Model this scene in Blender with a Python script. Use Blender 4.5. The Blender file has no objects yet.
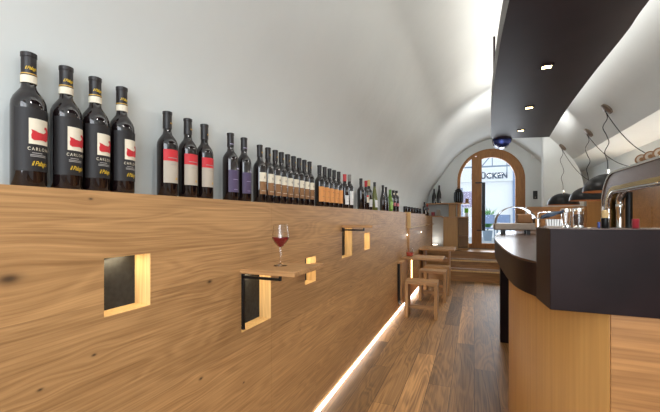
import bpy, bmesh, math, random
from mathutils import Vector, Matrix
from mathutils.geometry import tessellate_polygon
random.seed(7)
PI = math.pi
scn = bpy.context.scene
COL = scn.collection

# ---------------------------------------------------------------- camera
cd = bpy.data.cameras.new('camera'); cam = bpy.data.objects.new('camera', cd); COL.objects.link(cam)
cam.location = (0, 0, 1.35)
cam.rotation_euler = (PI/2, 0, math.atan(144/354))
cd.sensor_width = 36; cd.lens = 354/660*36; cd.shift_y = 11/660; cd.clip_start = 0.02
scn.camera = cam
# ---------------------------------------------------------------- world, exposure
w = bpy.data.worlds.new('world'); scn.world = w; w.use_nodes = True
w.node_tree.nodes['Background'].inputs[0].default_value = (0.80, 0.90, 1.0, 1)
w.node_tree.nodes['Background'].inputs[1].default_value = 1.7
scn.view_settings.view_transform = 'Standard'; scn.view_settings.look = 'None'
scn.view_settings.gamma = 1; scn.view_settings.use_curve_mapping = False
scn.view_settings.exposure = 0.08

def light(name, kind, loc, energy, color=(1, 1, 1), size=0.1, size_y=None, aim=(0, 0, -1), spread=PI, spot=None, blend=0.6):
    d = bpy.data.lights.new(name, kind); d.energy = energy; d.color = color
    if kind == 'AREA':
        d.size = size
        if size_y: d.shape = 'RECTANGLE'; d.size_y = size_y
        d.spread = spread
    elif kind == 'SPOT':
        d.spot_size = spot; d.spot_blend = blend; d.shadow_soft_size = size
    elif kind == 'POINT':
        d.shadow_soft_size = size
    o = bpy.data.objects.new(name, d); COL.objects.link(o); o.location = loc
    zz = -Vector(aim).normalized()
    yy_ = Vector((0, 1, 0)) if abs(zz.y) < .9 and name != 'end_wall_fill' else Vector((0, 0, 1))
    xx = yy_.cross(zz).normalized(); yy_ = zz.cross(xx)
    o.rotation_euler = Matrix((xx, yy_, zz)).transposed().to_euler()
    return o
WARM = (1.0, 0.80, 0.52); NEUT = (1.0, 0.975, 0.945); COOL = (0.88, 0.94, 1.0)
light('daylight_through_front_window', 'AREA', (0.35, -1.50, 1.75), 74, COOL, 2.1, 2.0, (0, 1, 0.10))
light('daylight_through_door', 'AREA', (0.36, 9.95, 1.75), 70, COOL, 1.8, 2.3, (0, -1, -0.1))
light('canopy_uplight', 'AREA', (0.28, 2.9, 2.725), 9, NEUT, 0.08, 5.2, (0, 0, 1))
light('vault_fill_middle', 'AREA', (0.52, 2.9, 2.76), 13, NEUT, 0.25, 5.2, (0, 0, 1))  # added fill that widens the glow on the vault, no fitting here
light('vault_fill_right', 'AREA', (0.78, 2.9, 2.74), 24, NEUT, 0.16, 5.2, (.25, 0, 1))  # added fill to brighten the right side of the vault
light('end_wall_fill', 'AREA', (0.65, 5.75, 2.74), 16, NEUT, 0.5, 0.08, (0, .8, .45))  # added fill for the far vault and end wall, not a fitting
light('vault_fill_back_bar', 'AREA', (1.80, 4.2, 1.90), 8, NEUT, 0.5, 5.0, (-.2, 0, 1))  # extra fill added for the vault, beside the cove light
light('cove_light', 'AREA', (2.10, 4.5, 1.80), 14, NEUT, 0.06, 5.4, (1, 0, .12))
for yy in (0.2, 2.1, 3.18, 4.30, 5.39):
    light('canopy_spot_light', 'SPOT', (0.55, yy, 2.50), 34, NEUT, 0.04, aim=(-0.25, 0, -1), spot=2.5, blend=0.9)
for i, yy in enumerate((1.3, 3.2, 4.9, 6.85)):
    light('floor_led_light', 'AREA', (-1.005 if i < 3 else -.97, yy + 0.0, 0.046), 3.0, (1, .97, .92), 0.03, 1.9, (0.55, 0, -0.85))

# ---------------------------------------------------------------- materials
def newmat(name):
    m = bpy.data.materials.new(name); m.use_nodes = True
    return m, m.node_tree, m.node_tree.nodes['Principled BSDF']
def lin(c):
    return tuple(((v/255)/12.92 if v/255 <= .04045 else ((v/255+.055)/1.055)**2.4) for v in c) + (1,)
def plain(name, rgb, rough=0.5, metal=0.0, spec=0.5, trans=0.0, noise=0.06, nscale=25, ior=1.5, coat=0):
    m, nt, b = newmat(name)
    N, L = nt.nodes, nt.links
    c = lin(rgb)
    tc = N.new('ShaderNodeTexCoord'); no = N.new('ShaderNodeTexNoise'); no.inputs['Scale'].default_value = nscale
    no.inputs['Detail'].default_value = 4
    cr = N.new('ShaderNodeValToRGB')
    cr.color_ramp.elements[0].position = .3; cr.color_ramp.elements[1].position = .7
    cr.color_ramp.elements[0].color = tuple(v*(1-noise) for v in c[:3])+(1,)
    cr.color_ramp.elements[1].color = tuple(min(1, v*(1+noise)) for v in c[:3])+(1,)
    L.new(tc.outputs['Object'], no.inputs['Vector']); L.new(no.outputs['Fac'], cr.inputs['Fac'])
    L.new(cr.outputs['Color'], b.inputs['Base Color'])
    b.inputs['Roughness'].default_value = rough; b.inputs['Metallic'].default_value = metal
    b.inputs['Specular IOR Level'].default_value = spec; b.inputs['Transmission Weight'].default_value = trans
    b.inputs['IOR'].default_value = ior; b.inputs['Coat Weight'].default_value = coat
    return m
def emis(name, rgb, s):
    m, nt, b = newmat(name)
    b.inputs['Base Color'].default_value = lin(rgb)
    b.inputs['Emission Color'].default_value = lin(rgb); b.inputs['Emission Strength'].default_value = s
    return m
def wood(name, light_c, dark_c, axis='X', scale=1.0, ring_amt=.07, flip=False, *, rough=0.45, board=None, knots=(), bump=0.1, hue=0.5):
    """oak: axis = grain direction; board=(length,width,horiz axis,vert axis) gives per-board tone"""
    m, nt, b = newmat(name); N, L = nt.nodes, nt.links
    tc = N.new('ShaderNodeTexCoord')
    sep = N.new('ShaderNodeSeparateXYZ'); L.new(tc.outputs['Object'], sep.inputs[0])
    ax = {'X': 0, 'Y': 1, 'Z': 2}[axis]; others = [i for i in range(3) if i != ax]
    if flip: others = others[::-1]
    def M(op, a, bb=None, c=None):
        n = N.new('ShaderNodeMath'); n.operation = op
        for i, v in enumerate((a, bb, c)):
            if v is None: continue
            if isinstance(v, (int, float)): n.inputs[i].default_value = v
            else: L.new(v, n.inputs[i])
        return n.outputs[0]
    g = sep.outputs[ax]; s1 = sep.outputs[others[0]]; s2 = sep.outputs[others[1]]
    bend = None; core = None
    for (ka, kz, ks) in knots:       # knots in (grain, cross s2) coordinates
        da = M('MULTIPLY', M('SUBTRACT', g, ka), 0.5); dz = M('SUBTRACT', s2, kz)
        d2 = M('ADD', M('MULTIPLY', da, da), M('MULTIPLY', dz, dz))
        e = M('EXPONENT', M('MULTIPLY', d2, -1/(ks*ks*5)))
        bnd = M('MULTIPLY', e, M('MULTIPLY', dz, -0.72))
        bend = bnd if bend is None else M('ADD', bend, bnd)
        c_ = M('EXPONENT', M('MULTIPLY', d2, -1/(ks*ks*0.10)))
        core = c_ if core is None else M('MAXIMUM', core, c_)
    z = s2 if bend is None else M('ADD', s2, bend)
    vec = N.new('ShaderNodeCombineXYZ')
    rnd = None
    if board:
        bl, bw = board
        row = M('FLOOR', M('DIVIDE', s2, bw))
        col = M('FLOOR', M('DIVIDE', M('ADD', g, M('MULTIPLY', row, bl*0.37)), bl))
        wn = N.new('ShaderNodeTexWhiteNoise'); wn.noise_dimensions = '2D'
        cv = N.new('ShaderNodeCombineXYZ'); L.new(row, cv.inputs[0]); L.new(col, cv.inputs[1])
        L.new(cv.outputs[0], wn.inputs['Vector']); rnd = wn.outputs['Value']
        L.new(M('ADD', M('MULTIPLY', g, 0.7*scale), M('MULTIPLY', rnd, 9.0)), vec.inputs[0])
    else:
        L.new(M('MULTIPLY', g, 0.7*scale), vec.inputs[0])
    L.new(M('MULTIPLY', s1, 5*scale), vec.inputs[1]); L.new(M('MULTIPLY', z, 5.5*scale), vec.inputs[2])
    # slow flame figure
    n1 = N.new('ShaderNodeTexNoise'); n1.inputs['Scale'].default_value = 1.0; n1.inputs['Detail'].default_value = 1.5
    n1.inputs['Distortion'].default_value = 0.6
    L.new(vec.outputs[0], n1.inputs['Vector'])
    ring = M('SINE', M('MULTIPLY', n1.outputs['Fac'], 62))
    # fine pores
    v2 = N.new('ShaderNodeVectorMath'); v2.operation = 'MULTIPLY'; v2.inputs[1].default_value = (2.2, 14, 14)
    L.new(vec.outputs[0], v2.inputs[0])
    n2 = N.new('ShaderNodeTexNoise'); n2.inputs['Scale'].default_value = 1.0; n2.inputs['Detail'].default_value = 5
    L.new(v2.outputs[0], n2.inputs['Vector'])
    f = M('ADD', M('MULTIPLY', M('ADD', ring, 1.0), ring_amt), M('MULTIPLY', n2.outputs['Fac'], 0.9))
    f = M('ADD', f, M('MULTIPLY', n1.outputs['Fac'], 0.35))
    cr = N.new('ShaderNodeValToRGB'); L.new(M('SUBTRACT', f, 0.12), cr.inputs['Fac'])
    cr.color_ramp.elements[0].position = 0.20; cr.color_ramp.elements[0].color = lin(dark_c)
    cr.color_ramp.elements[1].position = 0.78; cr.color_ramp.elements[1].color = lin(light_c)
    out = cr.outputs['Color']
    if rnd is not None:
        hs = N.new('ShaderNodeHueSaturation'); L.new(out, hs.inputs['Color'])
        L.new(M('ADD', 1-0.5*hue*0.5, M('MULTIPLY', rnd, 0.5*hue)), hs.inputs['Value'])
        out = hs.outputs['Color']
        # seams
        fr = M('FRACT', M('DIVIDE', s2, bw)); sm = M('LESS_THAN', fr, (0.004 if bump > .15 else 0.0022)/bw)
        fr2 = M('FRACT', M('DIVIDE', M('ADD', g, M('MULTIPLY', row, bl*0.37)), bl)); sm2 = M('LESS_THAN', fr2, 0.0025/bl)
        seam = M('MULTIPLY', M('MAXIMUM', sm, sm2), 0.85 if bump > .15 else 0.22)
        mx = N.new('ShaderNodeMix'); mx.data_type = 'RGBA'; L.new(seam, mx.inputs['Factor']); L.new(out, mx.inputs['A'])
        mx.inputs['B'].default_value = (0.02, 0.012, 0.008, 1); out = mx.outputs['Result']
    if core is not None:
        mx = N.new('ShaderNodeMix'); mx.data_type = 'RGBA'; L.new(M('MULTIPLY', core, 0.9), mx.inputs['Factor'])
        L.new(out, mx.inputs['A']); mx.inputs['B'].default_value = (0.035, 0.018, 0.01, 1); out = mx.outputs['Result']
    L.new(out, b.inputs['Base Color'])
    b.inputs['Roughness'].default_value = rough
    bp = N.new('ShaderNodeBump'); bp.inputs['Strength'].default_value = bump; bp.inputs['Distance'].default_value = 0.002
    L.new(n2.outputs['Fac'], bp.inputs['Height']); L.new(bp.outputs[0], b.inputs['Normal'])
    return m
def plaster(name, rgb):
    m, nt, b = newmat(name); N, L = nt.nodes, nt.links
    tc = N.new('ShaderNodeTexCoord')
    n1 = N.new('ShaderNodeTexNoise'); n1.inputs['Scale'].default_value = 1.3; n1.inputs['Detail'].default_value = 6
    n1.inputs['Roughness'].default_value = .6
    L.new(tc.outputs['Object'], n1.inputs['Vector'])
    cr = N.new('ShaderNodeValToRGB'); c = lin(rgb)
    cr.color_ramp.elements[0].position = .3; cr.color_ramp.elements[0].color = tuple(v*.93 for v in c[:3])+(1,)
    cr.color_ramp.elements[1].position = .7; cr.color_ramp.elements[1].color = c
    L.new(n1.outputs['Fac'], cr.inputs['Fac']); L.new(cr.outputs[0], b.inputs['Base Color'])
    b.inputs['Roughness'].default_value = .85; b.inputs['Specular IOR Level'].default_value = .2
    bp = N.new('ShaderNodeBump'); bp.inputs['Strength'].default_value = .35; bp.inputs['Distance'].default_value = .02
    n2 = N.new('ShaderNodeTexNoise'); n2.inputs['Scale'].default_value = 3.5; n2.inputs['Detail'].default_value = 3
    L.new(tc.outputs['Object'], n2.inputs['Vector']); L.new(n2.outputs['Fac'], bp.inputs['Height'])
    L.new(bp.outputs[0], b.inputs['Normal'])
    return m
MAT = {}
MAT['plaster'] = plaster('lime_plaster', (216, 220, 218))
MAT['panel'] = wood('oak_panelling', (196, 151, 100), (132, 94, 55), 'Y', 1.7, .065, rough=.5, board=(60, .355), knots=[(a-2.2, b-.03, c) for a, b, c in ((0.48, 1.206, 0.04), (1.104, 0.711, 0.018), (1.385, 0.574, 0.013), (1.154, 1.086, 0.022), (0.67, 1.401, 0.01), (0.679, 0.958, 0.012), (1.964, 0.649, 0.014), (0.544, 0.92, 0.012), (2.95, 0.74, 0.02), (4.1, 1.0, 0.018))], bump=.1, hue=.35)
MAT['floor'] = wood('worn_oak_planks', (174, 130, 80), (82, 56, 34), 'Y', 1.3, .10, True, rough=.5, board=(1.7, .172), bump=.25, hue=2.0)
MAT['step'] = wood('step_oak', (176, 128, 74), (104, 70, 36), 'X', 1.2, rough=.4)
MAT['oak'] = wood('furniture_oak', (196, 150, 100), (134, 94, 56), 'X', 1.6, rough=.45)
MAT['oak_y'] = wood('furniture_oak_along', (196, 150, 100), (134, 94, 56), 'Y', 1.6, rough=.45)
MAT['oak_z'] = wood('furniture_oak_upright', (196, 148, 96), (134, 94, 54), 'Z', 1.6, rough=.45)
MAT['honey'] = wood('honey_oak', (190, 144, 82), (166, 122, 68), 'Z', .8, .03, rough=.42)
MAT['honey_x'] = wood('honey_oak_across', (190, 138, 84), (130, 88, 50), 'X', 1.1, rough=.42)
MAT['door_oak'] = wood('door_oak', (172, 118, 62), (122, 80, 40), 'Z', 1.6, rough=.6)
MAT['lining'] = wood('pale_oak_lining', (226, 192, 134), (188, 150, 96), 'Z', 2.0, rough=.5)
MAT['slate'] = plain('black_slate', (36, 38, 39), .8, noise=.35, nscale=60)
MAT['steel'] = plain('burnished_dark_steel', (29, 17, 18), .42, .0, .15, noise=.3, nscale=5)
MAT['steel_top'] = plain('bronzed_steel_top', (72, 54, 48), .26, .35, noise=.3, nscale=6)
MAT['canopy'] = plain('canopy_dark_steel', (38, 28, 32), .45, .0, .2, noise=.25, nscale=3)
MAT['black'] = plain('black_metal', (22, 21, 21), .4, .4)
MAT['chrome'] = plain('chrome', (225, 222, 216), .09, 1.0, noise=.03)
MAT['reflected_gold'] = plain('gold_reflection_metal', (214, 178, 104), .15, 1.0, noise=.05)  # gold reflection on the machine arch, put into the metal colour
MAT['bronze'] = plain('brown_enamel', (104, 84, 72), .22, .35, noise=.08)
MAT['blue_chrome'] = plain('bluish_chrome', (48, 58, 112), .25, .7, noise=.1)
MAT['copper'] = plain('copper_lining', (150, 98, 62), .5, .3)
MAT['bottle_glass'] = plain('black_bottle_glass', (22, 14, 15), .06, 0, .6, noise=.1, coat=.4)
MAT['green_glass'] = plain('green_bottle_glass', (96, 132, 40), .06, 0, .6, noise=.1, coat=.4)
MAT['olive_glass'] = plain('olive_bottle_glass', (104, 108, 52), .06, 0, .6, noise=.1, coat=.4)
MAT['foil_black'] = plain('black_foil', (26, 20, 21), .4)
MAT['foil_red'] = plain('red_foil', (186, 34, 38), .35)
MAT['foil_grey'] = plain('grey_foil', (136, 132, 126), .4)
MAT['foil_gold'] = plain('pale_gold_foil', (208, 184, 124), .4)
MAT['foil_green'] = plain('green_foil', (96, 150, 60), .4)
MAT['gold_ink'] = plain('gold_ink', (226, 184, 40), .5)
MAT['gold_dim'] = plain('gold_emblem', (196, 156, 72), .5)
MAT['cream'] = plain('cream_paper', (222, 212, 190), .7)
MAT['white_paper'] = plain('white_paper', (226, 224, 220), .7)
MAT['red_ink'] = plain('red_ink', (196, 38, 46), .6)
MAT['black_paper'] = plain('black_label_paper', (20, 15, 16), .6)
MAT['greige'] = plain('greige_paper', (176, 164, 148), .7)
MAT['purple'] = plain('purple_paper', (76, 62, 92), .6)
MAT['lilac'] = plain('lilac_ink', (170, 160, 186), .6)
MAT['brown_paper'] = plain('brown_paper', (134, 94, 58), .7)
MAT['orange'] = plain('orange_paper', (222, 150, 84), .7)
MAT['pink'] = plain('pink_paper', (206, 120, 124), .7)
MAT['green_paper'] = plain('green_paper', (150, 190, 96), .7)
MAT['grey_ink'] = plain('grey_ink', (150, 146, 142), .6)
MAT['glass'] = plain('clear_glass', (252, 253, 253), .01, 0, .5, 1.0, noise=0, ior=1.46)
def pane_material():
    m, nt, b = newmat('window_glass'); N, L = nt.nodes, nt.links
    N.remove(b)
    tr = N.new('ShaderNodeBsdfTransparent'); gl = N.new('ShaderNodeBsdfGlossy'); gl.inputs['Roughness'].default_value = .01
    fr = N.new('ShaderNodeFresnel'); fr.inputs['IOR'].default_value = 1.12
    mx = N.new('ShaderNodeMixShader'); L.new(fr.outputs[0], mx.inputs[0]); L.new(tr.outputs[0], mx.inputs[1]); L.new(gl.outputs[0], mx.inputs[2])
    L.new(mx.outputs[0], N['Material Output'].inputs[0])
    return m
MAT['pane'] = pane_material()
MAT['wine'] = plain('red_wine', (150, 14, 38), .03, 0, .5, .15, noise=0, ior=1.34)
MAT['led'] = emis('led_white', (255, 238, 214), 7)
MAT['led_floor'] = emis('led_floor_white', (255, 240, 220), 5)
MAT['led_warm'] = emis('led_warm', (255, 214, 150), 4)
MAT['spot'] = emis('spot_lens', (255, 226, 160), 22)
MAT['plastic_white'] = plain('white_plastic', (220, 220, 220), .5)
MAT['red_plastic'] = plain('red_plastic', (150, 34, 44), .35)
MAT['navy'] = plain('navy_cloth', (60, 72, 88), .9)
MAT['blue'] = plain('blue_plastic', (40, 62, 130), .4)
MAT['cork'] = plain('cork', (206, 172, 118), .8, noise=.2)
MAT['terracotta'] = plain('red_wax', (206, 70, 44), .4)
MAT['grey_metal'] = plain('brushed_tray_metal', (120, 106, 92), .4, .5)
MAT['coffee'] = plain('coffee_beans', (62, 38, 28), .6, noise=.4, nscale=200)
MAT['street_white'] = plain('white_facade', (236, 238, 240), .9)
MAT['street_grey'] = plain('grey_street_metal', (130, 146, 160), .6)
MAT['street_dark'] = plain('dark_letters', (84, 94, 112), .6)
MAT['street_blue'] = plain('blue_street_paint', (130, 150, 184), .7)
MAT['asphalt'] = plain('street_paving', (170, 172, 172), .9)
MAT['leaf'] = plain('green_leaf', (104, 160, 92), .6)
MAT['green_box'] = plain('green_box', (110, 190, 40), .6)

# ---------------------------------------------------------------- mesh helpers
class MB:
    def __init__(s): s.v = []; s.f = []; s.sm = []
    def add(s, vs, fs, smooth=False):
        o = len(s.v); s.v += [Vector(v) for v in vs]; s.f += [[i+o for i in f] for f in fs]; s.sm += [smooth]*len(fs)
        return s
    def box(s, x0, x1, y0, y1, z0, z1):
        return s.add([(x, y, z) for z in (z0, z1) for y in (y0, y1) for x in (x0, x1)],
                     [(0, 2, 3, 1), (4, 5, 7, 6), (0, 1, 5, 4), (2, 6, 7, 3), (0, 4, 6, 2), (1, 3, 7, 5)])
    def prism(s, loops, axis, a0, a1, smooth=False):
        """loops of 2D points (outer, holes...) extruded along axis: 'X' uses (y,z), 'Y' uses (x,z), 'Z' uses (x,y)"""
        def P(p, a):
            return {'X': (a, p[0], p[1]), 'Y': (p[0], a, p[1]), 'Z': (p[0], p[1], a)}[axis]
        flat = [p for l in loops for p in l]
        tris = tessellate_polygon([[Vector((p[0], p[1], 0)) for p in l] for l in loops])
        n = len(flat)
        s.add([P(p, a0) for p in flat]+[P(p, a1) for p in flat],
              [tuple(t) for t in tris]+[tuple(i+n for i in reversed(t)) for t in tris])
        for l in loops:
            m = len(l)
            s.add([P(p, a0) for p in l]+[P(p, a1) for p in l], [(i, (i+1) % m, (i+1) % m+m, i+m) for i in range(m)], smooth)
        return s
    def lathe(s, prof, c=(0, 0, 0), n=32, axis='Z', cap=True):
        vs = []; fs = []
        for (r, h) in prof:
            for i in range(n):
                a = 2*PI*i/n
                p = (r*math.cos(a), r*math.sin(a), h)
                if axis == 'X': p = (h, r*math.cos(a), r*math.sin(a))
                if axis == 'Y': p = (r*math.sin(a), h, r*math.cos(a))
                vs.append((p[0]+c[0], p[1]+c[1], p[2]+c[2]))
        for j in range(len(prof)-1):
            for i in range(n):
                k = (i+1) % n
                fs.append((j*n+i, j*n+k, (j+1)*n+k, (j+1)*n+i))
        if cap:
            if prof[0][0] > 1e-5: fs.append(tuple(range(n))[::-1])
            if prof[-1][0] > 1e-5: fs.append(tuple((len(prof)-1)*n+i for i in range(n)))
        return s.add(vs, fs, True)
    def tube(s, pts, r, n=10):
        pts = [Vector(p) for p in pts]; vs = []; fs = []
        up = Vector((0, 0, 1))
        for i, p in enumerate(pts):
            t = (pts[min(i+1, len(pts)-1)]-pts[max(i-1, 0)]).normalized()
            a = t.cross(up)
            if a.length < .05: a = t.cross(Vector((1, 0, 0)))
            a.normalize(); b = t.cross(a)
            for k in range(n):
                th = 2*PI*k/n; q = p+a*r*math.cos(th)+b*r*math.sin(th); vs.append(q)
        for i in range(len(pts)-1):
            for k in range(n):
                l = (k+1) % n; fs.append((i*n+k, i*n+l, (i+1)*n+l, (i+1)*n+k))
        fs.append(tuple(range(n))[::-1]); fs.append(tuple((len(pts)-1)*n+k for k in range(n)))
        return s.add(vs, fs, True)
    def patch(s, r, a0, a1, z0, z1, c=(0, 0), n=12, th=.0006):
        """curved label patch on a cylinder around c facing +x"""
        vs = []; fs = []
        for rr in (r, r+th):
            for z in (z0, z1):
                for i in range(n+1):
                    a = a0+(a1-a0)*i/n; vs.append((c[0]+rr*math.cos(a), c[1]+rr*math.sin(a), z))
        m = n+1
        for i in range(n):
            fs.append((2*m+i, 2*m+i+1, 3*m+i+1, 3*m+i)); fs.append((i, m+i, m+i+1, i+1))
            fs.append((i, i+1, 2*m+i+1, 2*m+i)); fs.append((m+i, 3*m+i, 3*m+i+1, m+i+1))
        fs += [(0, 2*m, 3*m, m), (n, m+n, 3*m+n, 2*m+n)]
        return s.add(vs, fs, True)
def catmull(pts, k=8):
    P = [Vector(p) for p in pts]; out = []
    for i in range(len(P)-1):
        p0 = P[max(i-1, 0)]; p1 = P[i]; p2 = P[i+1]; p3 = P[min(i+2, len(P)-1)]
        for j in range(k):
            t = j/k
            out.append(.5*((2*p1)+(p2-p0)*t+(2*p0-5*p1+4*p2-p3)*t*t+(3*p1-p0-3*p2+p3)*t**3))
    out.append(P[-1]); return out
def wloc(o):
    v = Vector((0, 0, 0))
    while o is not None: v += Vector(o.location); o = o.parent
    return v
def obj(name, mb, m, parent=None, bevel=0.0, seg=2, origin=None):
    me = bpy.data.meshes.new(name)
    if parent is not None: off = wloc(parent)
    elif origin is not None: off = Vector(origin)
    else:
        xs = [v.x for v in mb.v]; ys = [v.y for v in mb.v]; zs = [v.z for v in mb.v]
        off = Vector(((min(xs)+max(xs))/2, (min(ys)+max(ys))/2, min(zs)))
    me.from_pydata([tuple(v-off) for v in mb.v], [], mb.f)
    bm = bmesh.new(); bm.from_mesh(me)
    for f, s_ in zip(bm.faces, mb.sm): f.smooth = s_
    bmesh.ops.remove_doubles(bm, verts=bm.verts, dist=1e-6)
    bmesh.ops.dissolve_degenerate(bm, edges=bm.edges, dist=1e-7)
    bmesh.ops.recalc_face_normals(bm, faces=bm.faces); bm.to_mesh(me); bm.free()
    me.materials.append(MAT[m] if isinstance(m, str) else m)
    me.set_sharp_from_angle(angle=math.radians(38))
    o = bpy.data.objects.new(name, me); COL.objects.link(o)
    if parent is not None: o.parent = parent
    else: o.location = off
    if bevel:
        b = o.modifiers.new('bevel', 'BEVEL'); b.width = bevel; b.segments = seg; b.limit_method = 'ANGLE'; b.angle_limit = math.radians(40)
    return o
def tag(o, label, cat, group=None):
    o['label'] = label; o['category'] = cat
    if group: o['group'] = group
    return o
def thing(name, label, cat, loc=(0, 0, 0), group=None):
    o = bpy.data.objects.new(name, None); COL.objects.link(o); o.location = loc; o.empty_display_size = .05
    return tag(o, label, cat, group)
def struct(name, mb, m, bevel=0.0, origin=(0, 0, 0)):
    o = obj(name, mb, m, None, bevel, origin=origin); o['kind'] = 'structure'; return o
def copy_tree(o, parent=None):
    c = o.copy(); COL.objects.link(c)
    if parent is not None: c.parent = parent
    for ch in list(o.children): copy_tree(ch, c)
    return c
def text_mb(txt, size, mapf, space=1.0, shear=0.0, width=None, bold=0.0):
    cu = bpy.data.curves.new('t', 'FONT'); cu.body = txt; cu.size = size; cu.align_x = 'CENTER'; cu.space_character = space
    cu.shear = shear; cu.offset = bold; cu.resolution_u = 3
    o = bpy.data.objects.new('t', cu); COL.objects.link(o); bpy.context.view_layer.update()
    me = o.to_mesh(); mb = MB()
    xs = [v.co.x for v in me.vertices]; sc = 1
    if width and xs: sc = width/(max(xs)-min(xs))
    mb.add([mapf(v.co.x*sc, v.co.y) for v in me.vertices], [tuple(p.vertices) for p in me.polygons])
    o.to_mesh_clear(); bpy.data.objects.remove(o); bpy.data.curves.remove(cu)
    return mb

# ================================================================= SETTING
VP = [(-1.12, 1.30), (-1.115, 1.60), (-1.06, 1.88), (-.94, 2.12), (-.78, 2.34), (-.43, 2.81), (0, 3.10), (.4, 3.22), (.75, 3.15), (1.1, 2.90), (1.4, 2.60), (1.6, 2.35)]
vault = [(p.x, p.y) for p in catmull([(a, b, 0) for a, b in VP], 6)]
def vault_z(x):
    for (a, b) in zip(vault, vault[1:]):
        if a[0] <= x <= b[0] and b[0] > a[0]: return a[1]+(b[1]-a[1])*(x-a[0])/(b[0]-a[0])
    return 2.35
Y0, Y1 = -1.6, 9.3
YS = 7.93      # foot of the steps
struct('floor', MB().box(-1.12, 2.2, Y0, YS+.04, -.06, 0), 'floor')
# ceiling: vault sheet with thickness
outer = [(x*1.0+(.0), z+.10) for x, z in vault]
band = vault+[(1.6, 2.50)]+outer[::-1][1:]
mb = MB(); loop = vault+[(2.2, 2.35), (2.2, 2.47), (1.62, 2.47)]+[(p[0], p[1]+.12) for p in vault[::-1]][1:-6]+[(-1.22, 1.6), (-1.22, 1.30)]
mb.prism([loop], 'Y', Y0-.16, Y1+.31, True)
struct('ceiling', mb, 'plaster')
struct('wall_left', MB().box(-1.22, -1.12, Y0, Y1, 0, 1.30), 'plaster')
struct('wall_right', MB().box(2.2, 2.3, Y0, Y1, 0, 2.47), 'plaster')
def profile_wall(name, holes, y0, y1, xmin=None):
    out = [(-1.12, 0)]+[(x, z) for x, z in vault]+[(2.2, 2.35), (2.2, 0)]
    return struct(name, MB().prism([out]+holes, 'Y', y0, y1), 'plaster')
profile_wall('wall_front', [[(-.75, .85), (1.55, .85), (1.55, 2.5), (-.5, 2.5)]], Y0-.15, Y0)
# door opening
DC, DR, DSP, DB = .36, .743, 2.246, .575
def arc(r, a0=0, a1=PI, n=28, c=DC, zc=DSP): return [(c+r*math.cos(a0+(a1-a0)*i/n), zc+r*math.sin(a0+(a1-a0)*i/n)) for i in range(n+1)]
hole = [(DC-DR, DB), (DC+DR, DB)]+arc(DR)
profile_wall('wall_back', [hole], Y1, Y1+.3)
# cross wall behind the bar
cw = [(1.15, 0)]+[(x, z) for x, z in vault if x >= 1.15 and x < 1.6]+[(1.60, 2.35), (1.69, 2.18), (1.745, 1.95), (1.76, 1.7), (1.76, 0)]
cw.insert(1, (1.15, vault_z(1.15)))
struct('wall_middle', MB().prism([cw], 'Y', 7.3, 7.5), 'plaster')
# front window
fw = struct('window_1', MB().prism([[(-.75, .85), (1.55, .85), (1.55, 2.5), (-.5, 2.5)], [(-.68, .92), (.36, .92), (.36, 2.43), (-.46, 2.43)], [(.44, .92), (1.48, .92), (1.48, 2.43), (.44, 2.43)]], 'Y', Y0-.10, Y0-.05), 'door_oak')
obj('window_pane', MB().box(-.7, 1.5, Y0-.08, Y0-.075, .9, 2.45), 'pane', fw)

# steps up to the door
st = thing('entrance_steps', 'three wide oak steps with thin pale nosings leading up to the arched door', 'steps', (.5, YS, 0))
for i, (z0, z1, yy) in enumerate(((0, .235, YS), (.235, .415, YS+.3), (.415, .585, YS+.6))):
    obj('riser', MB().box(-1.055 if i == 0 else -1.05, 2.18, yy+.012, yy+.32 if i < 2 else Y1-.002, 0 if i == 0 else z0, z1-.02), 'step', st)
    obj('tread', MB().box(-1.055 if i == 0 else -1.05, 2.18, yy, yy+.32 if i < 2 else Y1-.002, z1-.02, z1-.004 if i < 2 else z1-.01), 'step', st)
    if i < 2: obj('nosing_strip', MB().box(-1.05, 2.18, yy-.012, yy-.0005, z1-.032, z1-.004), 'lining', st)

# ================================================================= ARCHED DOOR
YD = Y1+.06
dr = struct('door_1', MB().prism([[(DC-DR, DB), (DC-DR+.07, DB), ]+[(DC-DR+.07, DSP)]+[p for p in arc(.673, PI, 0)]+[(DC+.66, DSP), (DC+.66, DB), (DC+DR, DB)]+arc(DR)], 'Y', YD-.03, YD+.08), 'door_oak')
def clip_arc(r, xl, n=24):  # arc from right spring to the vertical line x=xl
    a1 = math.acos(max(-1, min(1, (xl-DC)/r))); return arc(r, 0, a1, n)
obj('mullion', MB().box(-.052, .058, YD-.035, YD+.07, DB, DSP+math.sqrt(.673**2-(.0-DC)**2)), 'door_oak', dr, .004)
fixed_a = arc(.673, math.acos((-.052-DC)/.673), PI, 14)
obj('bottom_rail', MB().box(DC-.673, -.052, YD-.02, YD+.05, DB, .70), 'door_oak', dr)
obj('glass_pane', MB().prism([[(DC-.673, .70), (-.052, .70)]+fixed_a], 'Y', YD+.012, YD+.018), 'pane', dr)
lo = [(.056, DB+.01), (DC+.675, DB+.01)]+clip_arc(.675, .056)
ins_r = .537
li = [(.174, .715), (DC+ins_r, .715)]+clip_arc(ins_r, .174)
leaf = obj('door_leaf', MB().prism([lo, li], 'Y', YD-.045, YD+.03), 'door_oak', dr, .004)
obj('glass_pane', MB().prism([li], 'Y', YD-.004, YD+.004), 'pane', leaf)
hd = obj('pull_handle', MB().box(.175, .25, YD-.12, YD-.095, 1.02, 2.18).box(.20, .22, YD-.10, YD-.004, 1.10, 1.13).box(.20, .22, YD-.10, YD-.004, 2.0, 2.03), 'black', leaf, .004)
obj('bolt', MB().box(.03, .185, YD-.10, YD-.085, 2.165, 2.19).box(.06, .09, YD-.09, YD-.04, 2.165, 2.19), 'black', leaf)
obj('bolt', MB().box(.06, .185, YD-.10, YD-.085, 1.02, 1.04).box(.07, .09, YD-.09, YD-.04, 1.02, 1.04), 'black', leaf)
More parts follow.
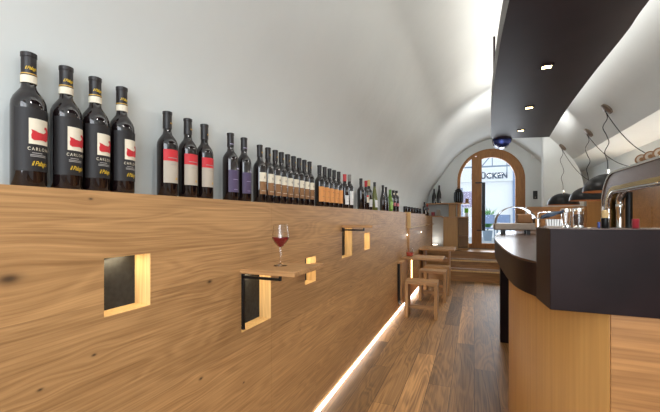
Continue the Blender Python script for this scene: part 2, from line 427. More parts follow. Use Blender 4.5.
obj('threshold', MB().box(DC-DR, DC+DR, YD-.05, YD+.1, DB, DB+.018), 'grey_metal', dr)

# ================================================================= STREET BEYOND THE DOOR
struct('trim_1', MB().box(-8, 10, Y1+.3, 22, .45, .56), 'asphalt')
fa = thing('shop_facade', 'pale shop front across the street seen through the arched door', 'building', (.5, 15.0, .56))
obj('wall', MB().box(-6, 8, 15, 15.3, .56, 9), 'street_white', fa)
obj('fascia', MB().box(-6, 8, 14.93, 15, 2.72, 3.2), 'street_white', fa)
obj('lettering', text_mb('BRÜCKEN', .30, lambda x, y: (x+.54, 14.915, 2.83+y), 1.1, width=1.26, bold=.012), 'street_dark', fa)
obj('window_band', MB().box(-1.5, -.42, 14.96, 15, .9, 2.5), 'street_blue', fa)
obj('poster', MB().box(-.42, -.05, 14.95, 15, 1.75, 2.35), 'lilac', fa)
obj('pilaster', MB().box(1.36, 1.50, 14.9, 15, .56, 5), 'street_blue', fa)
aw = thing('awning_frame', 'grey metal awning frame above the shop letters across the street', 'awning', (.4, 13.6, .56))
f_ = MB()
for z in (3.55, 3.2): f_.tube([(-2.5, 14.2, z), (3, 14.2, z)], .03)
f_.tube([(-.9, 14.2, 3.2), (.1, 14.2, 3.95)], .02).tube([(.1, 14.2, 3.95), (1.6, 14.2, 3.2)], .02).tube([(.25, 14.2, 3.2), (.9, 14.2, 4.0)], .02)
obj('rail', f_, 'street_grey', aw)
for x in (-1.4, .62, 1.10): obj('strut', MB().tube([(x, 14.2, 2.9 if x == 1.1 else 3.2), (x, 14.2, 4.6)], .018), 'street_grey', aw)
for x in (-1.55, 2.6): obj('post', MB().tube([(x, 14.2, .56), (x, 14.2, 3.2)], .03), 'street_grey', aw)
def street_chair(x, y, label):
    t = thing('street_chair', label, 'chair', (x, y, .56), 'cafe chairs on the street')
    obj('seat', MB().box(x-.2, x+.2, y-.2, y+.2, 1.0, 1.03), 'street_blue', t)
    obj('backrest', MB().box(x-.2, x+.2, y+.18, y+.2, 1.15, 1.42), 'street_blue', t)
    for sx in (-.19, .19):
        for sy in (-.19, .19): obj('leg', MB().tube([(x+sx, y+sy, .56), (x+sx*.95, y+sy*.95, 1.42 if sy > 0 else 1.0)], .014, 6), 'street_grey', t)
street_chair(.38, 11.6, 'nearer grey-blue cafe chair on the street seen through the door glass')
street_chair(.85, 12.1, 'farther grey-blue cafe chair on the street seen through the door glass')
pl = thing('street_plant', 'small leafy green plant in a pot on the street behind the door handle', 'plant', (.42, 13.0, .56))
obj('pot', MB().lathe([(.12, .56), (.16, .9), (.14, .9), (.12, .7)], (.42, 12.9, 0), 20), 'street_grey', pl)
mb = MB()
for i in range(60):
    a = random.random()*2*PI; l = .25+random.random()*.3; h = .3+random.random()*.5
    p0 = Vector((.42, 12.9, .9)); p1 = p0+Vector((math.cos(a)*l*.5, math.sin(a)*l*.5, h*.8)); p2 = p0+Vector((math.cos(a)*l, math.sin(a)*l, h))
    s_ = Vector((-math.sin(a), math.cos(a), 0))*.025
    mb.add([p0, p1-s_, p2, p1+s_], [(0, 1, 2, 3)])
obj('foliage', mb, 'leaf', pl)

# ================================================================= LEFT PANELLING WITH LIT NICHES
LT = 1.425
pan = thing('wall_panelling', 'long oak wall panelling with lit square niches and a bottle ledge on top', 'panelling', (-1.05, 2.2, .03))
niches = [(.708, .869, 1.056, 1.230), (1.366, 1.626, .812, 1.088), (2.035, 2.204, .914, 1.086), (2.719, 2.985, 1.010, 1.262), (3.361, 3.56, 1.02, 1.193)]
YE = 5.78
def panel(y0, y1):
    mine = [n for n in niches if n[0] >= y0 and n[1] <= y1]
    holes = [[(n[0], n[2]), (n[1], n[2]), (n[1], n[3]), (n[0], n[3])] for n in mine]
    return obj('board', MB().prism([[(y0, .03), (y1, .03), (y1, LT), (y0, LT)]]+holes, 'X', -1.02, -1.0), 'panel', pan)
panel(Y0+.02, 1.6315); panel(1.633, YE)
obj('ledge', MB().box(-1.115, -1.02, Y0+.02, YE, LT-.02, LT-.0005), 'oak_y', pan)
obj('plinth', MB().box(-1.11, -1.06, Y0+.02, YE, .0, .25), 'white_paper', pan)
for i, (a, b, c, d) in enumerate(niches):
    D = -1.072
    obj('niche_back', MB().box(D-.006, D, a-.01, b+.01, c-.01, d+.01), 'slate', pan)
    t = .008
    ln = MB().box(D, -1.0, b-.001, b+t, c-t, d+t).box(D, -1.0, a-t, a+.001, c-t, d+t).box(D, -1.0005, a, b, c-t, c+.001).box(D, -1.0005, a, b, d-.001, d+t)
    # lining must sit behind the face
    for v in ln.v:
        if v.x > -1.02: v.x = -1.0205 if abs(v.x+1.0) > 1 else -1.0012
    obj('niche_lining', ln, 'lining', pan)
    obj('light_strip', MB().box(-1.060, -1.035, a+.02, b-.02, d-.004, d-.0005), 'led_warm', pan)
    light('niche_light', 'AREA', (-1.052, (a+b)/2, d-.008), 0.40*(b-a)/.2*(1.3 if i == 1 else 1), WARM, .03, (b-a)*.7, (0.0, 0.15, -1))

# recessed stretch with tables and its wall box
rec = thing('booth_panelling', 'oak wall cladding behind the small tables, below the wall box', 'panelling', (-1.0, 7.4, .05))
obj('board', MB().box(-1.115, -.965, YE+.002, YS-.002, .05, 1.168).box(-1.115, -.965, YS-.002, 8.96, .60, 1.168).box(-1.115, -.965, 7.705, 8.96, 1.168, 1.38), 'panel', rec)
obj('end_post', MB().box(-1.115, -.945, 8.96, 9.0, .60, 1.385), 'oak_z', rec)
obj('light_slot', MB().box(-.9645, -.955, 5.93, 6.0, .30, .69), 'led_warm', rec)
bx = thing('wall_box', 'long oak wall box on the left wall above the tables, small dark jars on top', 'cabinet', (-1.05, 7, 1.16))
obj('carcass', MB().box(-1.115, -.952, YE+.03, 7.70, 1.185, LT-.012), 'panel', bx)
obj('end_frame', MB().box(-1.115, -.948, YE+.002, YE+.03, 1.17, LT+.004), 'lining', bx)
obj('bottom', MB().box(-1.115, -.945, YE+.03, 7.70, 1.17, 1.185), 'lining', bx)
obj('shelf', MB().box(-.963, -.90, 7.72, 8.95, 1.17, 1.188), 'oak_y', bx)
for k, (x, y, z) in enumerate(((-1.0, 5.70, 1.065), (-.965, 7.05, 1.06))):
    ws = thing('wall_spot', ('nearer', 'farther')[k]+' of the two small glowing spots on the oak wall just below the wall box', 'lamp', (x, y, z), 'small spots under the wall box')
    obj('bezel', MB().lathe([(.020, 0), (.020, .010), (.016, .013)], (x, y, z), 20, 'X'), 'chrome', ws)
    obj('lens', MB().lathe([(.0155, .011), (.012, .017), (.003, .019)], (x, y, z), 20, 'X'), 'led', ws)
    light('wall_spot_light', 'POINT', (x+.06, y, z-.02), .12, NEUT, size=.02)

# LED profile along the floor
lg = thing('floor_led', 'glowing white led strip running along the floor under the left panelling', 'light', (-1.04, 2.1, 0))
obj('diffuser', MB().box(-1.058, -.99, Y0+.03, YE, .001, .012).box(-.99, -.955, YE, YS-.01, .001, .012), 'led_floor', lg)

# fold-out shelves
def fold_shelf(y0, y1, z, depth, label, zb, bracket=True):
    t = thing('fold_out_shelf', label, 'shelf', (-1.0, (y0+y1)/2, z), 'fold-out shelves at the niches')
    obj('board', MB().box(-1.0, -1.0+depth, y0, y1, z-.022, z), 'oak', t, .002)
    if bracket:
        yb = y0+.018
        br = MB().box(-.998, -.986, yb-.006, yb+.006, zb, z-.022).box(-.998, -1.0+depth*.72, yb-.006, yb+.006, z-.046, z-.034)
        br.box(-1.0+depth*.70, -1.0+depth*.72+.004, yb-.006, yb+.006, z-.046, z-.022)
        br.lathe([(.009, 0), (.009, .014)], (-.992, yb, zb-.006), 14)
        obj('bracket', br, 'black', t, .001)
    return t
fold_shelf(1.352, 1.632, 1.112, .285, 'oak fold-out shelf with a wine glass on it above the second niche', .835)
fold_shelf(2.70, 2.99, 1.285, .26, 'oak fold-out shelf without a glass, high on the panelling at the fourth niche', 1.235)
fold_shelf(1.93, 2.16, 1.045, .08, 'tiny oak ledge across the third small niche', 0, False)

# wine glass
gx, gy, gz = -.875, 1.51, 1.1125
wg = thing('wine_glass', 'stemmed wine glass part-filled with red wine on the fold-out shelf', 'glass', (gx, gy, gz))
def shell(prof, th):
    return prof+[(max(r-th, .0003), h+(th*.4)) for r, h in prof[::-1]]
bp = [(.0035, .088), (.014, .094), (.028, .111), (.0405, .131), (.0415, .137), (.038, .165), (.033, .200)]
obj('bowl', MB().lathe(shell(bp, .0011), (gx, gy, gz), 40, cap=False), 'glass', wg)
obj('stem', MB().lathe([(.034, .0005), (.034, .002), (.012, .005), (.0045, .012), (.003, .04), (.003, .07), (.0045, .088)], (gx, gy, gz), 32), 'glass', wg)
obj('wine', MB().lathe([(.0025, .0905), (.0128, .0955), (.0266, .1120), (.0388, .1315), (.0400, .137), (.0398, .1400)], (gx, gy, gz), 40), 'wine', wg)

# ================================================================= BOTTLES
def bottle_profile(R, H, kind='bordeaux'):
    if kind == 'bordeaux':
        return [(R*.55, .004), (R*.9, 0), (R, .006), (R, H*.60), (R*.97, H*.635), (R*.86, H*.67), (R*.66, H*.705), (R*.47, H*.735), (R*.40, H*.77), (R*.385, H*.97), (R*.40, H*.975), (R*.40, H*.998), (R*.2, H)]
    if kind == 'flute':
        return [(R*.55, .004), (R*.9, 0), (R, .006), (R, H*.40), (R*.95, H*.47), (R*.80, H*.56), (R*.60, H*.67), (R*.44, H*.78), (R*.38, H*.86), (R*.38, H*.998), (R*.2, H)]
    if kind == 'sparkling':
        return [(R*.55, .004), (R*.9, 0), (R, .006), (R, H*.46), (R*.95, H*.54), (R*.75, H*.64), (R*.5, H*.74), (R*.38, H*.82), (R*.36, H*.93), (R*.42, H*.95), (R*.40, H*.998), (R*.2, H)]
    if kind == 'stout':
        return [(R*.55, .004), (R*.9, 0), (R, .006), (R, H*.66), (R*.92, H*.72), (R*.6, H*.77), (R*.5, H*.80), (R*.5, H*.998), (R*.2, H)]
def make_bottle(label, H, R, glass, foil, design, group, kind='bordeaux'):
    t = thing('wine_bottle', label, 'bottle', (0, 0, 0), group)
    obj('body', MB().lathe(bottle_profile(R, H, kind), n=36), glass, t)
    cr = R*.40+.0012; c0 = H*.80
    if kind == 'stout': cr = R*.5+.0012
    if kind == 'flute': cr = R*.385+.0012; c0 = H*.85
    if foil:
        cap = obj('capsule', MB().lathe([(cr-.001, c0), (cr, c0+.001), (cr, H*.968), (cr+.0012, H*.972), (cr+.0012, H+.0005), (cr-.003, H+.0025), (.001, H+.003)], n=28), foil, t)
    def wrap(r, z0, dr=.0011): return lambda x, y: ((r+dr)*math.cos(x/r), (r+dr)*math.sin(x/r), z0+y)
    Lr = R+.0004
    if design == 'boot':
        lb = obj('label', MB().patch(Lr, -1.15, 1.25, .040, .198), 'black_paper', t); lb['label'] = 'black front label with a red drawing'
        obj('picture', MB().patch(Lr+.0005, -.32, .98, .108, .172), 'cream', lb)
        shape = [(-.016, .142), (-.012, .139), (.004, .141), (.012, .139), (.017, .144), (.018, .152), (.019, .160), (.017, .168), (.013, .172), (.008, .171), (.0075, .166), (.011, .1655), (.012, .161), (.006, .156), (-.004, .157), (-.010, .160), (-.0165, .162), (-.015, .156), (-.0165, .150)]
        m2 = MB(); tri = [[Vector((shape[i][0]*1.18+.012, (shape[i][1]-.155)*1.15+.136, 0)) for i in t_] for t_ in tessellate_polygon([[Vector((a, b, 0)) for a, b in shape]])]
        for _ in range(2): tri = [q for (A, B, C_) in tri for q in ((A, (A+B)/2, (A+C_)/2), ((A+B)/2, B, (B+C_)/2), ((A+C_)/2, (B+C_)/2, C_), ((A+B)/2, (B+C_)/2, (A+C_)/2))]
        for t_ in tri: m2.add([wrap(R, 0, .0024)(p.x, p.y) for p in t_], [(0, 1, 2)])
        obj('red_drawing', m2, 'red_ink', lb)
        obj('lettering', text_mb('CARLONE', .0115, lambda x, y: wrap(R, .092, .0018)(x+.011, y), 1.4, width=.050), 'cream', lb)
        m3 = MB()
        for zz, ww in ((.086, .016), (.081, .026), (.0775, .026)): m3.patch(Lr+.0006, -ww/R*.35, ww/R*1.0, zz-.0012, zz+.0008)
        obj('small_print', m3, 'grey_ink', lb)
        obj('script', text_mb('il Palagio', .017, lambda x, y: wrap(R, .054, .0018)(x+.011, y), .85, .35, width=.036), 'gold_ink', lb)
        obj('neck_band', MB().patch(cr+.0005, -PI*.98, PI*.98, H*.775, H*.83, n=24), 'cream', t)
        obj('neck_lettering', text_mb('il Palagio', .012, wrap(cr, H*.872, .0011), .8, .35, width=.026), 'gold_ink', t)
        obj('neck_ring', MB().patch(cr+.0004, -PI*.98, PI*.98, H*.838, H*.846, n=24), 'gold_dim', t)
    elif design == 'redgrey':
        lb = obj('label', MB().patch(Lr, -.85, 1.0, .050, .130), 'greige', t)
        obj('red_field', MB().patch(Lr, -.85, 1.0, .130, .172), 'red_ink', lb)
        m3 = MB().patch(Lr+.0006, -.4, .6, .140, .1425)
        m3.patch(Lr+.0006, -.2, .5, .117, .1185)
        obj('small_print', m3, 'grey_ink', lb)
        obj('emblem', MB().patch(Lr+.0006, .35, .6, .062, .070), 'gold_dim', lb)
        obj('capsule_emblem', MB().patch(cr+.0006, .2, 1.0, H*.86, H*.875), 'gold_dim', t)
    elif design == 'purple':
        lb = obj('label', MB().patch(Lr, -.9, 1.0, .040, .142), 'purple', t)
        m3 = MB().patch(Lr+.0006, .2, .8, .148, .153).patch(Lr+.0006, -.3, .5, .098, .1).patch(Lr+.0006, -.2, .4, .052, .0535)
        obj('small_print', m3, 'lilac', lb)
        obj('capsule_emblem', MB().patch(cr+.0006, -.8, 1.0, H*.835, H*.845), 'lilac', t)
    elif design == 'brown':
        lb = obj('label', MB().patch(Lr, -.7, .95, .045, .112), 'brown_paper', t)
        obj('cream_field', MB().patch(Lr, -.7, .95, .112, .160), 'cream', lb)
        m3 = MB()
        for dx, dz in ((-.004, 0), (.004, 0), (0, .005), (0, -.005)): 
            a = (.006+dx)/R; m3.patch(Lr+.0006, a-.05, a+.05, .132+dz, .136+dz, n=3)
        obj('emblem', m3, 'black_paper', lb)
        obj('small_print', MB().patch(Lr+.0006, .3, .7, .100, .102).patch(Lr+.0006, -.4, .4, .062, .064), 'cream', lb)
        obj('capsule_emblem', MB().patch(cr+.0006, .0, .9, H*.86, H*.885), 'gold_dim', t)
    elif design == 'orange':
        lb = obj('label', MB().patch(Lr, -1.0, 1.1, .038, .148), 'orange', t)
        obj('small_print', MB().patch(Lr+.0006, .0, .5, .115, .118).patch(Lr+.0006, -.2, .5, .075, .077), 'brown_paper', lb)
    elif design in ('white', 'white_tall'):
        lb = obj('label', MB().patch(Lr, -.9, 1.0, .035, .115 if design == 'white' else .16), 'white_paper', t)
        obj('small_print', MB().patch(Lr+.0006, -.3, .5, .085, .087).patch(Lr+.0006, -.3, .5, .06, .062), 'grey_ink', lb)
    elif design == 'creamred':
        lb = obj('label', MB().patch(Lr, -.8, 1.0, .075, .15), 'cream', t)
        obj('emblem', MB().patch(Lr+.0006, -.1, .5, .095, .125), 'brown_paper', lb)
        obj('red_corner', MB().patch(Lr+.0006, -.8, -.2, .13, .15), 'red_ink', lb)
    elif design == 'green':
        lb = obj('label', MB().patch(Lr, -1.0, 1.1, .03, .13), 'green_paper', t)
        obj('emblem', MB().patch(Lr+.0006, -.2, .6, .09, .105), 'cream', lb)
    elif design == 'pink':
        lb = obj('label', MB().patch(Lr, -1.0, 1.1, .08, .125), 'pink', t)
        obj('neck_band', MB().patch(cr+.0005, -1.2, 1.2, H*.80, H*.88), 'cream', t)
    return t
bx_ = -1.058
ORD = ['first', 'second', 'third', 'fourth', 'fifth', 'sixth', 'seventh', 'eighth', 'ninth']
def row(ys, desc, group, *args, rot=-.28, **kw):
    src = None
    for i, y in enumerate(ys):
        lab = desc.format(('nearest', 'farther')[i]) if len(ys) == 2 else desc.format(ORD[i])
        if src is None: t = src = make_bottle(lab, *args, group, **kw)
        else: t = copy_tree(src); t['label'] = lab
        t.location = (bx_, y, LT); t.rotation_euler.z = rot+random.uniform(-.04, .03)
row((.55, .64, .722, .809), '{} from the left of the four big black-label bottles with a red picture', 'black-label bottles with red picture', .343, .037, 'bottle_glass', 'foil_black', 'boot', rot=-.12)
row((.993, 1.095, 1.189), '{} from the left of the three bottles with red and grey labels', 'bottles with red and grey labels', .315, .036, 'bottle_glass', 'foil_black', 'redgrey')
row((1.362, 1.467), '{} of the two wine bottles with plain purple labels', 'bottles with purple labels', .316, .036, 'bottle_glass', 'foil_black', 'purple')
row((1.607, 1.688, 1.765, 1.836, 1.912, 1.988, 2.065, 2.143, 2.223), '{} from the left of the nine bottles with cream and brown labels', 'bottles with cream and brown labels', .307, .0345, 'bottle_glass', 'foil_black', 'brown')
row((2.395, 2.492, 2.590, 2.69, 2.795), '{} from the left of the five bottles with orange labels', 'bottles with orange labels', .305, .036, 'bottle_glass', 'foil_black', 'orange')
for (y, dx, lab, *a) in (
    (2.945, 0, 'dark bottle with red capsule and white label right of the orange-label bottles', .300, .037, 'bottle_glass', 'foil_red', 'white', 'bordeaux'),
    (3.075, 0, 'dark bottle with grey capsule and long white label beside the red-capped one', .312, .037, 'bottle_glass', 'foil_grey', 'white_tall', 'bordeaux'),
    (3.43, 0, 'wholly black bottle without a label at the start of the mixed group', .312, .038, 'bottle_glass', 'foil_black', None, 'bordeaux'),
    (3.575, .01, 'bottle with bright red capsule and cream label in the mixed group', .302, .036, 'bottle_glass', 'foil_red', 'creamred', 'bordeaux'),
    (3.72, 0, 'bottle with pale gold capsule between the red-capped and the slim green one', .325, .037, 'bottle_glass', 'foil_gold', 'white', 'bordeaux'),
    (3.915, .012, 'slim olive green flute bottle with white label', .318, .037, 'olive_glass', 'foil_black', 'white', 'flute'),
    (4.36, 0, 'taller dark slim bottle, second to the left of the bright green bottle', .322, .037, 'bottle_glass', 'foil_black', None, 'flute'),
    (4.53, 0, 'shorter dark slim bottle squeezed in directly before the bright green one', .312, .034, 'bottle_glass', 'foil_black', None, 'flute'),
    (4.72, .012, 'bright green bottle with green label and green capsule', .292, .039, 'green_glass', 'foil_green', 'green', 'sparkling'),
    (4.98, 0, 'stout black bottle with pink label, nearer of the pair at the ledge end', .300, .038, 'bottle_glass', 'foil_black', 'pink', 'stout'),
    (5.20, 0, 'stout black bottle with pink label, farther of the pair at the ledge end', .310, .038, 'bottle_glass', 'foil_black', 'pink', 'stout')):
    t = make_bottle(lab, a[0], a[1], a[2], a[3], a[4], 'mixed bottles on the ledge', a[5]); t.location = (bx_+dx, y, LT); t.rotation_euler.z = -.2
src = None
for i, y in enumerate((5.92, 6.2, 6.5, 6.83, 7.2, 7.6)):
    lab = ORD[i]+' from the left of six small dark jars on the wall box'
    if src is None:
        t = src = thing('jar', lab, 'jar', (0, 0, 0), 'small dark jars on the wall box')
        obj('body', MB().lathe([(.034, 0), (.037, .004), (.037, .082), (.030, .09)], n=24), 'bottle_glass', t)
        obj('lid', MB().lathe([(.034, .086), (.034, .112), (.030, .115)], n=24), 'foil_black', t)
    else: t = copy_tree(src); t['label'] = lab
    t.location = (-1.055, y, LT-.012)
t = make_bottle('lone dark bottle with white label standing past the jars on the cladding', .30, .04, 'bottle_glass', 'foil_black', 'white', None, 'bordeaux'); t.location = (-1.03, 8.15, 1.38)
t = make_bottle('dark bottle with red capsule on the cladding, nearest the corner', .27, .038, 'bottle_glass', 'foil_red', 'creamred', None, 'bordeaux'); t.location = (-1.03, 8.65, 1.38)

# ================================================================= CORNER SHELVES AND LANTERN
def corner_shelf(z, lab):
    o = obj('corner_shelf', MB().box(-1.10, -.72, 9.01, 9.298, z-.028, z), 'oak', None, .002); tag(o, lab, 'shelf', 'corner shelves beside the door')
corner_shelf(1.69, 'upper small oak corner shelf carrying two black bottles')
corner_shelf(1.38, 'lower small oak corner shelf with a red box')
for i, (x, H_) in enumerate(((-.92, .36), (-.80, .44))):
    t = make_bottle(('shorter', 'taller')[i]+' of the two black bottles on the upper corner shelf', H_, .05, 'bottle_glass', 'foil_black', 'white', 'black bottles on the corner shelf', 'sparkling')
    t.location = (x, 9.14, 1.69)
o = obj('box', MB().box(-.98, -.90, 9.05, 9.15, 1.3805, 1.47), 'red_plastic', None, .003); tag(o, 'small dark red box on the lower corner shelf', 'box')
o = obj('box', MB().box(-.86, -.77, 9.1, 9.18, 1.3805, 1.53), 'greige', None, .003); tag(o, 'small grey box beside the red box on the lower corner shelf', 'box')
su = thing('shelf_unit', 'oak shelving unit with a closed cupboard left of the arched door', 'shelving', (-.4, 8.95, .575))
zb = .576
obj('carcass', MB().box(-.685, -.355, 8.92, 9.28, zb, 1.33), 'honey', su)
obj('door', MB().box(-.68, -.36, 8.905, 8.92, zb+.01, 1.325), 'honey', su, .002)
obj('board', MB().box(-.355, -.12, 8.94, 9.28, zb, zb+.03), 'oak', su)
obj('board', MB().box(-.355, -.12, 8.94, 9.28, .88, .905), 'oak', su)
obj('back_panel', MB().box(-.355, -.14, 9.26, 9.28, zb+.03, .88).box(-.355, -.14, 9.26, 9.28, .905, 1.33), 'honey', su)
obj('side_panel', MB().box(-.14, -.12, 8.94, 9.28, zb+.03, .88).box(-.14, -.12, 8.94, 9.28, .905, 1.33), 'honey', su)
obj('board', MB().box(-.72, -.12, 8.88, 9.28, 1.33, 1.36), 'oak', su, .002)
obj('divider', MB().box(-.57, -.41, 9.05, 9.28, 1.36, 1.66), 'honey', su)
obj('divider', MB().box(-.35, -.29, 9.08, 9.28, 1.36, 1.66), 'honey', su)
obj('board', MB().box(-.72, -.10, 8.92, 9.28, 1.66, 1.688), 'oak', su, .002)
lx, ly, lz = -.345, 9.08, 1.688
ln = thing('lantern', 'black barrel-shaped metal lantern on the top shelf by the door', 'lantern', (lx, ly, lz))
obj('body', MB().lathe([(.075, 0), (.095, .02), (.105, .08), (.105, .2), (.095, .26), (.07, .285)], (lx, ly, lz), 28), 'black', ln)
mb = MB()
for k in range(14):
    a = 2*PI*k/14; mb.tube([(lx+.107*math.cos(a), ly+.107*math.sin(a), lz+.03), (lx+.111*math.cos(a), ly+.111*math.sin(a), lz+.13), (lx+.107*math.cos(a), ly+.107*math.sin(a), lz+.25)], .004, 6)
obj('cage', mb, 'street_grey', ln)
obj('cap', MB().lathe([(.06, .283), (.085, .29), (.085, .305), (.05, .33), (.045, .345), (.0, .35)], (lx, ly, lz), 28), 'black', ln)
obj('ring_handle', MB().tube([(lx+.04*math.cos(a), ly, lz+.345+.045*math.sin(a)) for a in [PI*i/10 for i in range(11)]], .004, 6), 'black', ln)
o = obj('box', MB().box(-.19, -.12, 9.05, 9.15, 1.688, 1.79), 'brown_paper', None, .003); tag(o, 'small brown box on the top shelf right of the lantern', 'box')
o = obj('box', MB().box(-.20, -.13, 9.0, 9.1, 1.3605, 1.45), 'white_paper', None, .003); tag(o, 'small white box on the middle shelf by the door', 'box')
o = obj('box', MB().box(-.21, -.125, 9.0, 9.1, 1.451, 1.56), 'green_box', None, .003); tag(o, 'bright green box stacked on the white box by the door', 'box')
o = obj('door_sensor', MB().lathe([(.02, 0), (.04, .01), (.045, .05), (.03, .17), (.02, .19)], (1.26, 9.27, 2.70), 16), 'plastic_white'); tag(o, 'small white sensor high on the wall right of the arch', 'sensor')
ic = thing('intercom', 'small dark intercom on the wall right of the door', 'intercom', (1.30, 9.3, 1.78))
obj('body', MB().box(1.255, 1.345, 9.27, 9.299, 1.76, 1.95), 'black', ic, .005)
obj('button', MB().lathe([(.014, 0), (.012, -.006)], (1.30, 9.27, 1.80), 16, 'Y'), 'grey_metal', ic)

# ================================================================= TABLES AND STOOLS
def make_stool():
    t = thing('stool', '', 'stool', (0, 0, 0), 'low oak stools at the wall tables')
    obj('seat', MB().box(-.21, .21, -.14, .14, .45, .49), 'oak', t, .003)
    for sx in (-1, 1):
        x0, x1 = sorted((sx*.21, sx*.168)); obj('side_panel', MB().box(x0, x1, -.14, .14, 0, .449), 'oak_z', t, .003)
    obj('stretcher', MB().box(-.167, .167, -.02, .02, .10, .15), 'oak', t, .002)
    return t
s0 = make_stool()
for i, (x, y, r, lab) in enumerate(((-.655, 4.93, .02, 'nearest low oak stool, in front of the first wall table'), (-.615, 5.96, 0, 'oak stool between the first and the second wall table'), (-.60, 6.52, 0, 'farthest oak stool, right in front of the second wall table'))):
    t = s0 if i == 0 else copy_tree(s0)
    t.location = (x, y, 0); t.rotation_euler.z = r; t['label'] = lab
t = thing('wall_table', 'narrow oak wall table carrying a red glass jar, between two stools', 'table', (-.7, 5.5, 0))
obj('tabletop', MB().box(-.998, -.41, 5.24, 5.66, .725, .755), 'oak', t, .003)
obj('bracket', MB().box(-.998, -.97, 5.44, 5.47, .38, .725).box(-.97, -.6, 5.44, 5.47, .70, .725), 'black', t)
t = thing('wall_table', 'larger oak table with a panel leg, nearest the entrance steps', 'table', (-.7, 7.1, 0))
obj('tabletop', MB().box(-.963, -.33, 6.80, 7.50, .725, .755), 'oak', t, .003)
obj('leg', MB().box(-.46, -.43, 7.10, 7.46, 0, .724), 'oak_z', t, .002)
obj('leg', MB().box(-.92, -.89, 7.10, 7.46, 0, .724), 'oak_z', t, .002)
obj('rail', MB().box(-.889, -.461, 7.2, 7.23, .48, .54), 'oak', t)
t = thing('folded_table', 'folded-down oak table leaf with rounded foot hanging on the panelling', 'table', (-.97, 5.2, .08))
rr = .16
lf = [(4.99, .69), (5.44, .69)]+[(5.44-rr+rr*math.cos(a), .1+rr-rr*math.sin(a)) for a in [PI/2*i/8 for i in range(9)]]+[(4.99+rr-rr*math.sin(a), .1+rr-rr*math.cos(a)) for a in [PI/2*i/8 for i in range(9)]]
obj('leaf', MB().prism([lf], 'X', -.965, -.94), 'oak_z', t, .002)
obj('hinge_plate', MB().prism([[(a-.012, b-.012 if b < .5 else b) for a, b in lf]], 'X', -.999, -.967), 'black', t)
obj('top_rail', MB().box(-.999, -.93, 4.96, 5.47, .692, .722), 'oak_y', t, .002)
jx, jy, jz = -.90, 5.42, .755
t = thing('candle_jar', 'round glass jar with red candle on the narrow wall table', 'jar', (jx, jy, jz))
obj('glass', MB().lathe(shell([(.03, 0), (.05, .01), (.056, .05), (.05, .09), (.038, .115)], .003), (jx, jy, jz), 28, cap=False), 'glass', t)
obj('candle', MB().lathe([(.03, .004), (.046, .012), (.052, .045), (.05, .062), (.01, .064)], (jx, jy, jz), 28), 'terracotta', t)
t = thing('uplight', 'small white glowing light in the corner behind the farthest table', 'lamp', (-.90, 9.16, .59))
obj('body', MB().box(-.97, -.83, 9.10, 9.2, .577, .66), 'plastic_white', t, .004)
obj('lens', MB().box(-.955, -.845, 9.115, 9.185, .66, .667), 'led', t)
light('corner_uplight', 'AREA', (-.90, 9.14, .69), 0.45, NEUT, .1, .08, (0, .25, 1))

# ================================================================= BAR COUNTER
bc = thing('bar_counter', 'curved bar counter with dark steel worktop and honey oak front', 'counter', (.7, 3.5, 0))
edge = [p.to_2d() for p in catmull([(.26, 1.83, 0), (.193, 2.12, 0), (.174, 2.95, 0), (.186, 3.77, 0), (.24, 4.6, 0), (.36, 5.35, 0), (.58, 5.85, 0), (.95, 6.0, 0)], 8)]
top = [(p.x, p.y) for p in edge]+[(1.02, 5.98), (1.25, 5.5), (1.25, 1.83)]
obj('worktop', MB().prism([top], 'Z', 1.14, 1.15, True), 'steel_top', bc)
obj('worktop_edge', MB().prism([top], 'Z', .99, 1.1395, True), 'steel', bc)
rb = [(.278, 1.62), (1.94, 1.62), (1.94, 1.83), (.26, 1.83)]
obj('raised_bar', MB().prism([rb], 'Z', .985, 1.303), 'steel', bc, .002)
obj('raised_top', MB().prism([[(.272, 1.613), (1.945, 1.613), (1.945, 1.832), (.254, 1.832)]], 'Z', 1.303, 1.306), 'steel_top', bc)
base = [p.to_2d() for p in catmull([(.478, 1.655, 0), (.36, 1.80, 0), (.262, 2.02, 0), (.210, 2.30, 0), (.215, 2.62, 0), (.30, 2.95, 0), (.5, 3.15, 0)], 8)]
obj('base_panel', MB().prism([[(p.x, p.y) for p in base]+[(1.0, 3.15), (1.0, 1.66)]], 'Z', 0, .985, True), 'honey', bc)
obj('base_panel', MB().box(.4815, 1.94, 1.645, 1.659, 0, .985), 'honey_x', bc)
obj('leg_panel', MB().box(.262, .362, 4.22, 4.32, 0, .989), 'steel', bc, .002)
obj('leg_panel', MB().box(.6, 1.1, 5.0, 5.06, 0, .989), 'steel', bc)
obj('rear_base', MB().box(.85, 1.2, 3.2, 5.0, 0, .989), 'honey_x', bc)

# back-bar furniture
bb = thing('back_bar_cabinet', 'tall oak back-bar cladding with a cupboard door behind the coffee machine', 'cabinet', (2.07, 4.2, 0))
obj('carcass', MB().box(1.95, 2.198, .6, 7.05, 0, 1.76), 'honey_x', bb)
dk = obj('door', MB().box(1.938, 1.95, 5.3, 5.97, .85, 1.47), 'honey_x', bb, .003)
obj('knob', MB().lathe([(.008, 0), (.014, -.018), (.004, -.022)], (1.938, 5.38, 1.15), 14, 'X'), 'black', dk)
obj('led_strip', MB().box(2.08, 2.12, 1.0, 7.0, 1.761, 1.772), 'led', bb)
lw = thing('rear_counter', 'low oak cabinet wall closing the bar behind the pendant lamps', 'cabinet', (1.3, 7.15, 0))
obj('panel', MB().box(.87, 1.94, 7.10, 7.16, 0, 1.51), 'honey_x', lw)
obj('top', MB().box(.86, 1.94, 7.09, 7.28, 1.51, 1.53), 'oak', lw)
obj('upright', MB().box(1.74, 1.94, 7.06, 7.099, 0, 1.64), 'honey', lw)

